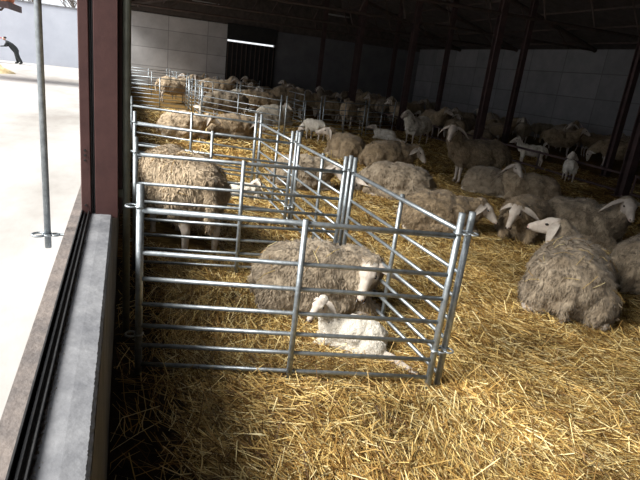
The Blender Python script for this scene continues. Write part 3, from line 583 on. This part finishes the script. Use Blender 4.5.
place_sheep('sheep', 12.54, 20.14, 148, 'S', 0, -80, 1.1, 'wool_brown', 0, 'woolly sheep in the dim crowd towards the back wall', 'sheep', 'dim crowd of sheep at the back', 0, 1.0)
place_sheep('sheep', 13.76, 17.62, 82, 'S', 60, -80, 1.0, 'wool_brown', 0, 'woolly sheep in the dim crowd towards the back wall', 'sheep', 'dim crowd of sheep at the back', 1, 1.0)
place_sheep('sheep', 10.34, 28.43, 220, 'S', 0, -20, 1.2, 'wool_grey', 0, 'woolly sheep in the dim crowd towards the back wall', 'sheep', 'dim crowd of sheep at the back', 2, 1.0)
place_sheep('sheep', 18.40, 33.46, -29, 'L', -60, -80, 1.1, 'wool_brown', 0, 'woolly sheep in the dim crowd towards the back wall', 'sheep', 'dim crowd of sheep at the back', 0, 0.8)
place_sheep('sheep', 14.60, 9.60, -57, 'S', 0, -80, 1.1, 'wool_brown', 0, 'brown-grey sheep in the dark row along the right-hand wall', 'sheep', 'dark row of sheep along the right wall', 1, 1.0)
place_sheep('sheep', 16.20, 10.40, 103, 'S', 0, -20, 1.1, 'wool_grey', 0, 'brown-grey sheep in the dark row along the right-hand wall', 'sheep', 'dark row of sheep along the right wall', 2, 1.0)
place_sheep('sheep', 17.90, 11.20, 142, 'L', 0, -20, 1.1, 'wool_brown', 0, 'brown-grey sheep in the dark row along the right-hand wall', 'sheep', 'dark row of sheep along the right wall', 0, 0.8)
place_sheep('sheep', 17.30, 13.10, 107, 'S', 0, -80, 1.1, 'wool_brown', 0, 'brown-grey sheep in the dark row along the right-hand wall', 'sheep', 'dark row of sheep along the right wall', 1, 1.0)
place_sheep('sheep', 19.00, 13.60, 146, 'S', 0, -20, 1.1, 'wool_grey', 0, 'brown-grey sheep in the dark row along the right-hand wall', 'sheep', 'dark row of sheep along the right wall', 2, 1.0)
place_sheep('sheep', 16.80, 15.40, -27, 'S', 0, -20, 1.1, 'wool_brown', 0, 'brown-grey sheep in the dark row along the right-hand wall', 'sheep', 'dark row of sheep along the right wall', 0, 1.0)
place_sheep('sheep', 18.60, 16.00, 111, 'S', 0, -80, 1.1, 'wool_grey', 0, 'brown-grey sheep in the dark row along the right-hand wall', 'sheep', 'dark row of sheep along the right wall', 1, 1.0)

# ------------------------------------------------------------------ straw bedding
OCC = [(o.location.x, o.location.y, o.rotation_euler.z, o.scale.x, o.name.startswith('lamb')) for o in C.objects if o.name.startswith(('sheep','lamb')) and o.parent is None]
COLS = [(o.location.x, o.location.y) for o in C.objects if o.name.startswith('steel_column')]
def straw(n, x0, x1, y0, y1, wmin, wmax, lmin, lmax, flowp):
    x = rng.uniform(x0, x1, n); y = rng.uniform(y0, y1, n)
    kc = np.ones(n, bool)
    for cx, cy in COLS: kc &= np.maximum(abs(x-cx), abs(y-cy)) > .42
    kc &= (x > .5) | (rng.random(n) < .05 + .95*np.clip((x-.05)/.45,0,1)**2.5)
    x, y = x[kc], y[kc]; n = len(x)
    if flowp:
        nz = np.array([noise.noise(Vector((a*.9, b*.9, 3))) for a, b in zip(x, y)])
        th = np.where(rng.random(n) < .62, math.radians(-76) + nz*1.2 + rng.normal(0,.35,n), rng.uniform(0, PI, n))
    else: th = rng.uniform(0, PI, n)
    ln = rng.uniform(lmin, lmax, n); h = np.array([ground_h(a, b) for a, b in zip(x, y)])
    clump = np.array([noise.noise(Vector((a*4, b*4, 9))) for a, b in zip(x, y)])
    z = h + .004 + rng.random(n)**1.5*(.035+.045*np.clip(clump,0,1)); tilt = rng.normal(0,.19,n); tilt = np.where(rng.random(n) < .05, np.abs(rng.normal(.5,.25,n)), tilt)
    bend = rng.normal(0,.26,n); wd = rng.uniform(wmin, wmax, n)/2
    dx, dy, dz = np.cos(th)*np.cos(tilt), np.sin(th)*np.cos(tilt), np.sin(tilt)
    sx, sy = -np.sin(th), np.cos(th); P = []
    roll = rng.normal(0,.5,n); 
    for t in (-.5, 0, .5):
        k = bend*(.25-t*t)*ln*1.6
        cx, cy, cz = x+dx*ln*t+sx*k, y+dy*ln*t+sy*k, z+dz*ln*t
        cz = np.maximum(cz, h-.005)
        for s in (-1, 1): P.append(np.stack([np.maximum(cx+sx*wd*s*np.cos(roll), -.07), cy+sy*wd*s*np.cos(roll), cz+wd*s*np.sin(roll)], 1))
    V = np.stack(P, 1)
    keep = np.ones(n, bool)
    for ox, oy, oa, sc, lm in OCC:      # nothing pokes through a body
        ax = (x-ox)*math.cos(oa)+(y-oy)*math.sin(oa); ay = -(x-ox)*math.sin(oa)+(y-oy)*math.cos(oa)
        keep &= ((ax/(.50*sc))**2 + (ay/(.25*sc))**2) > 1
    return V[keep]
parts = [straw(125000, -.05,4.6, 1.2,5.2, .0026,.0056, .08,.40, True),
         straw(60000, 4.2,9.5, 1.5,6.2, .0034,.0068, .09,.38, True),
         straw(65000, -.05,6.5, 5.0,10.0, .004,.008, .09,.28, True),
         straw(45000, 0,11, 9.5,20, .008,.016, .12,.4, False),
         straw(1600, .5,8, 1.2,6.5, .003,.005, .35,.62, True),
         straw(22000, 6,13, 5.5,16, .006,.012, .12,.35, False)]
Vs = np.concatenate(parts); n = len(Vs); Vs = Vs.reshape(-1,3).astype(np.float32)
me = bpy.data.meshes.new('straw_bedding'); me.vertices.add(len(Vs)); me.vertices.foreach_set('co', Vs.ravel())
base = (np.arange(n)*6)[:,None]; fc = np.concatenate([base+np.array([0,1,3,2]), base+np.array([2,3,5,4])], 1).reshape(-1,4).astype(np.int32)
me.loops.add(fc.size); me.loops.foreach_set('vertex_index', fc.ravel()); me.polygons.add(len(fc)); me.polygons.foreach_set('loop_start', np.arange(0, fc.size, 4, dtype=np.int32))
me.update(calc_edges=True); me.materials.append(M['straw'])
so_ = link(bpy.data.objects.new('straw_bedding', me)); tag(so_, 'loose golden straw strewn over the whole barn floor', 'straw', kind='stuff')


def caught(owner_label, n, label, sd):
    o = [q for q in C.objects if q.get('label') == owner_label][0]; rg = random.Random(sd)
    mw = Matrix.Translation(o.location) @ Matrix.Rotation(o.rotation_euler.z,4,'Z') @ Matrix.Scale(o.scale.x,4)
    vs = [v for v in o.data.vertices if v.normal.z > .35 and v.co.x < .2]; b = MB()
    for _ in range(n):
        v = rg.choice(vs); p = mw @ v.co; nn = (mw.to_3x3() @ v.normal).normalized(); d = nn.cross(Vector((rg.uniform(-1,1), rg.uniform(-1,1), rg.uniform(-1,1)))).normalized()
        l = rg.uniform(.03,.11); p += nn*.03
        b.tube([tuple(p-d*l-nn*l*.25), tuple(p), tuple(p+d*l-nn*l*.25)], .0022, 4)
    tag(b.build('caught_straw', M['straw']), label, 'straw', kind='stuff')
caught('largest near ewe lying with its back to the camera, head left', 34, 'stray straws caught in the fleece of the largest near ewe', 2)
caught('big woolly ewe standing in the second pen, head out of sight', 26, 'stray straws caught on the back of the big woolly ewe', 3)
caught('grey ewe lying in the nearest pen, white face towards the camera', 12, 'stray straws caught in the fleece of the grey ewe in the nearest pen', 4)
# ------------------------------------------------------------------ yard outside
struct('ground_yard', MB().box((-60,-10,.15), (-.32,60,.35)), M['yard'])
wl = MB().box((-40,40,.3), (-.35,40.3,3.95)); struct('wall_yard', wl, M['yardwall'])
struct('trim_5', MB().box((-40,39.95,3.95), (-.35,40.35,4.05)), M['concrete'])
# tiled roof corner
t = empty('shed', (-4.33,22,.50)); tag(t, 'orange tiled shed roof corner at upper left over the yard', 'shed')
def rz2(d): return 2.50 + d*.52
b = MB()
for i in range(13):
    d = .1 + i*.215
    b.tube([(.5-d,-.1,2.54),(.5-d,-.1+d,2.54+d*.52)], .075, 8)
    b.tube([(.5,-.1+d,2.54),(.5-d,-.1+d,2.54+d*.52)], .075, 8)
b.tube([(.5,-.1,2.56),(-2.3,2.7,2.56+2.8*.52)], .10, 8)
b.build('roof_tiles', M['tile'], t, True)
t.scale = (1,.45,1)
sl = MB(); sl.v = [(.5,-.1,2.46),(-5.1,-.1,2.46),(-5.1,5.5,2.46),(.5,5.5,2.46),(-2.3,2.7,3.95)]
sl.f = [(0,1,2,3),(0,4,1),(1,4,2),(2,4,3),(3,4,0)]
sl.build('roof_deck', M['tile'], t)
MB().box((-5.1,-.14,2.26), (.54,-.08,2.48)).box((.48,-.1,2.26),(.54,5.5,2.48)).build('fascia', M['ripe_steel'], t)
MB().tube([(.35,.1,2.28),(.30,.1,2.20),(-.9,.1,2.02)], .04, 8).build('brace', M['darksteel'], t, True)
for q in (.2,5.2): MB().tube([(-2.6,q,-.22),(-2.6,q,2.4)], .08, 8).build('post', M['darksteel'], t)
# red cart, straw pile
t = empty('red_cart', (-7.25,36.4,.35)); tag(t, 'red cart half out of frame beside the person in black', 'cart')
MB().box((-1.3,-.4,.35), (.12,.4,.75)).box((-1.3,-.42,.75),(.18,.42,.80)).build('tub', M['redpaint'], t, bevel=.02)
MB().tube([(.05,.3,.75),(.05,.3,1.35),(.45,.3,1.35)], .03, 8).tube([(.05,-.3,.75),(.05,-.3,1.35),(.45,-.3,1.35)], .03, 8).build('handle', M['redpaint'], t, True)
for y in (-.45,.45): MB().tube([(-.3,y-.05,.25),(-.3,y+.05,.25)], .25, 16).build('wheel', M['rubber'], t)
pl = MB(); 
for i in range(9):
    for j in range(24):
        a = j/24*2*PI; r = (8-i)/8*1.0; h = (i/8)**.8*.55*(1+.15*math.sin(a*3)); r *= 1+.12*math.sin(a*5+i)
        pl.v.append((r*math.cos(a), r*math.sin(a)*.8, h))
for i in range(8):
    for j in range(24): j2 = (j+1)%24; pl.f.append((i*24+j, i*24+j2, (i+1)*24+j2, (i+1)*24+j))
o = pl.build('straw_pile', M['pilestraw'], None, True, loc=(-5.5,26.6,.3)); tag(o, 'pale straw pile on the yard at the left edge', 'pile')

# person in black bending over
def skin_mesh(name, pts, edges, m, parent, sub=1, root=0):
    me = bpy.data.meshes.new(name); me.from_pydata([p[0] for p in pts], edges, [])
    o = link(bpy.data.objects.new(name, me), parent)
    md = o.modifiers.new('skin', 'SKIN'); md.use_smooth_shade = True
    for i, p in enumerate(pts):
        r = p[1] if hasattr(p[1], '__len__') else (p[1], p[1])
        me.skin_vertices[0].data[i].radius = r; me.skin_vertices[0].data[i].use_root = (i == root)
    s = o.modifiers.new('sub', 'SUBSURF'); s.levels = sub; s.render_levels = sub
    me.materials.append(m); return o
pp = empty('person', (-6.1,36.6,.35)); pp.scale = (1.15,1.7,.84); tag(pp, 'person in black clothes bending towards the red cart', 'person')
P = [((0,0,.92),(.18,.17)), ((-.10,0,1.10),(.18,.18)), ((-.26,0,1.30),(.22,.19)), ((-.36,0,1.42),(.09,.08)), ((-.42,0,1.48),(.05,.05)),
     ((.0,.10,.86),.13), ((.02,.11,.48),.10), ((.05,.11,.10),.075), ((-.10,.11,.04),.045), ((.02,-.10,.86),.13), ((.12,-.11,.48),.10), ((.28,-.11,.10),.075), ((.14,-.11,.04),.045),
     ((-.32,.19,1.36),.07), ((-.42,.22,1.12),.05), ((-.62,.20,1.08),.035), ((-.32,-.19,1.36),.07), ((-.42,-.22,1.12),.05), ((-.62,-.20,1.08),.035)]
E_ = [(0,1),(1,2),(2,3),(3,4),(0,5),(5,6),(6,7),(7,8),(0,9),(9,10),(10,11),(11,12),(2,13),(13,14),(14,15),(2,16),(16,17),(17,18)]
skin_mesh('clothes', P, E_, M['blackcloth'], pp, 2)
hd = [((-.42,0,1.48),.05), ((-.47,0,1.55),(.085,.075)), ((-.50,0,1.63),(.09,.08)), ((-.49,0,1.70),(.06,.055))]
skin_mesh('head', hd, [(0,1),(1,2),(2,3)], M['facehuman'], pp, 2)
hr = [((-.44,0,1.60),(.09,.085)), ((-.45,0,1.68),(.095,.09)), ((-.46,0,1.735),(.06,.055))]
skin_mesh('hair', hr, [(0,1),(1,2)], M['hair'], pp, 2)
for s in (-1,1):
    hp_ = [((-.62,s*.2,1.08),.028), ((-.69,s*.2,1.07),(.032,.018))]; he = [(0,1)]
    for k_, (dy, l) in enumerate(((-.03,.065),(-.01,.075),(.01,.07),(.03,.055))):
        i = len(hp_); hp_ += [((-.70-l*.5,s*.2+dy,1.06),.009), ((-.70-l,s*.2+dy,1.04),.008)]; he += [(1,i),(i,i+1)]
    i = len(hp_); hp_ += [((-.67,s*.2-s*.045,1.06),.010), ((-.71,s*.2-s*.06,1.04),.009)]; he += [(1,i),(i,i+1)]
    skin_mesh('hand', hp_, he, M['facehuman'], pp, 1)

# bare trees beyond the yard wall
def tree(x, y, h, seed, label):
    r = random.Random(seed); b = MB()
    def br(p, d, l, rad, lv):
        q = p + d*l; b.tube([tuple(p), tuple(q)], [rad, rad*.65], 5, False)
        if lv:
            for _ in range(4 if lv > 1 else 5):
                nd = (d + Vector((r.uniform(-.8,.8), r.uniform(-.8,.8), r.uniform(-.1,.6)))).normalized(); br(p+d*l*r.uniform(.55,1), nd, l*r.uniform(.5,.75), rad*.5, lv-1)
    br(Vector((0,0,0)), Vector((0,0,1)), h*.4, h*.028, 4)
    o = b.build('bare_tree', M['bark'], loc=(x,y,.2)); tag(o, label, 'tree', 'bare trees beyond the yard wall')
struct('ground_field', MB().box((-60,60,.1), (0,120,.3)), M['yard'])
for i in range(5): tree(-15+i*3.6, 50+(i%2)*7.5, 7.0+(i%2), 20+i, 'bare leafless tree rising behind the pale yard wall')
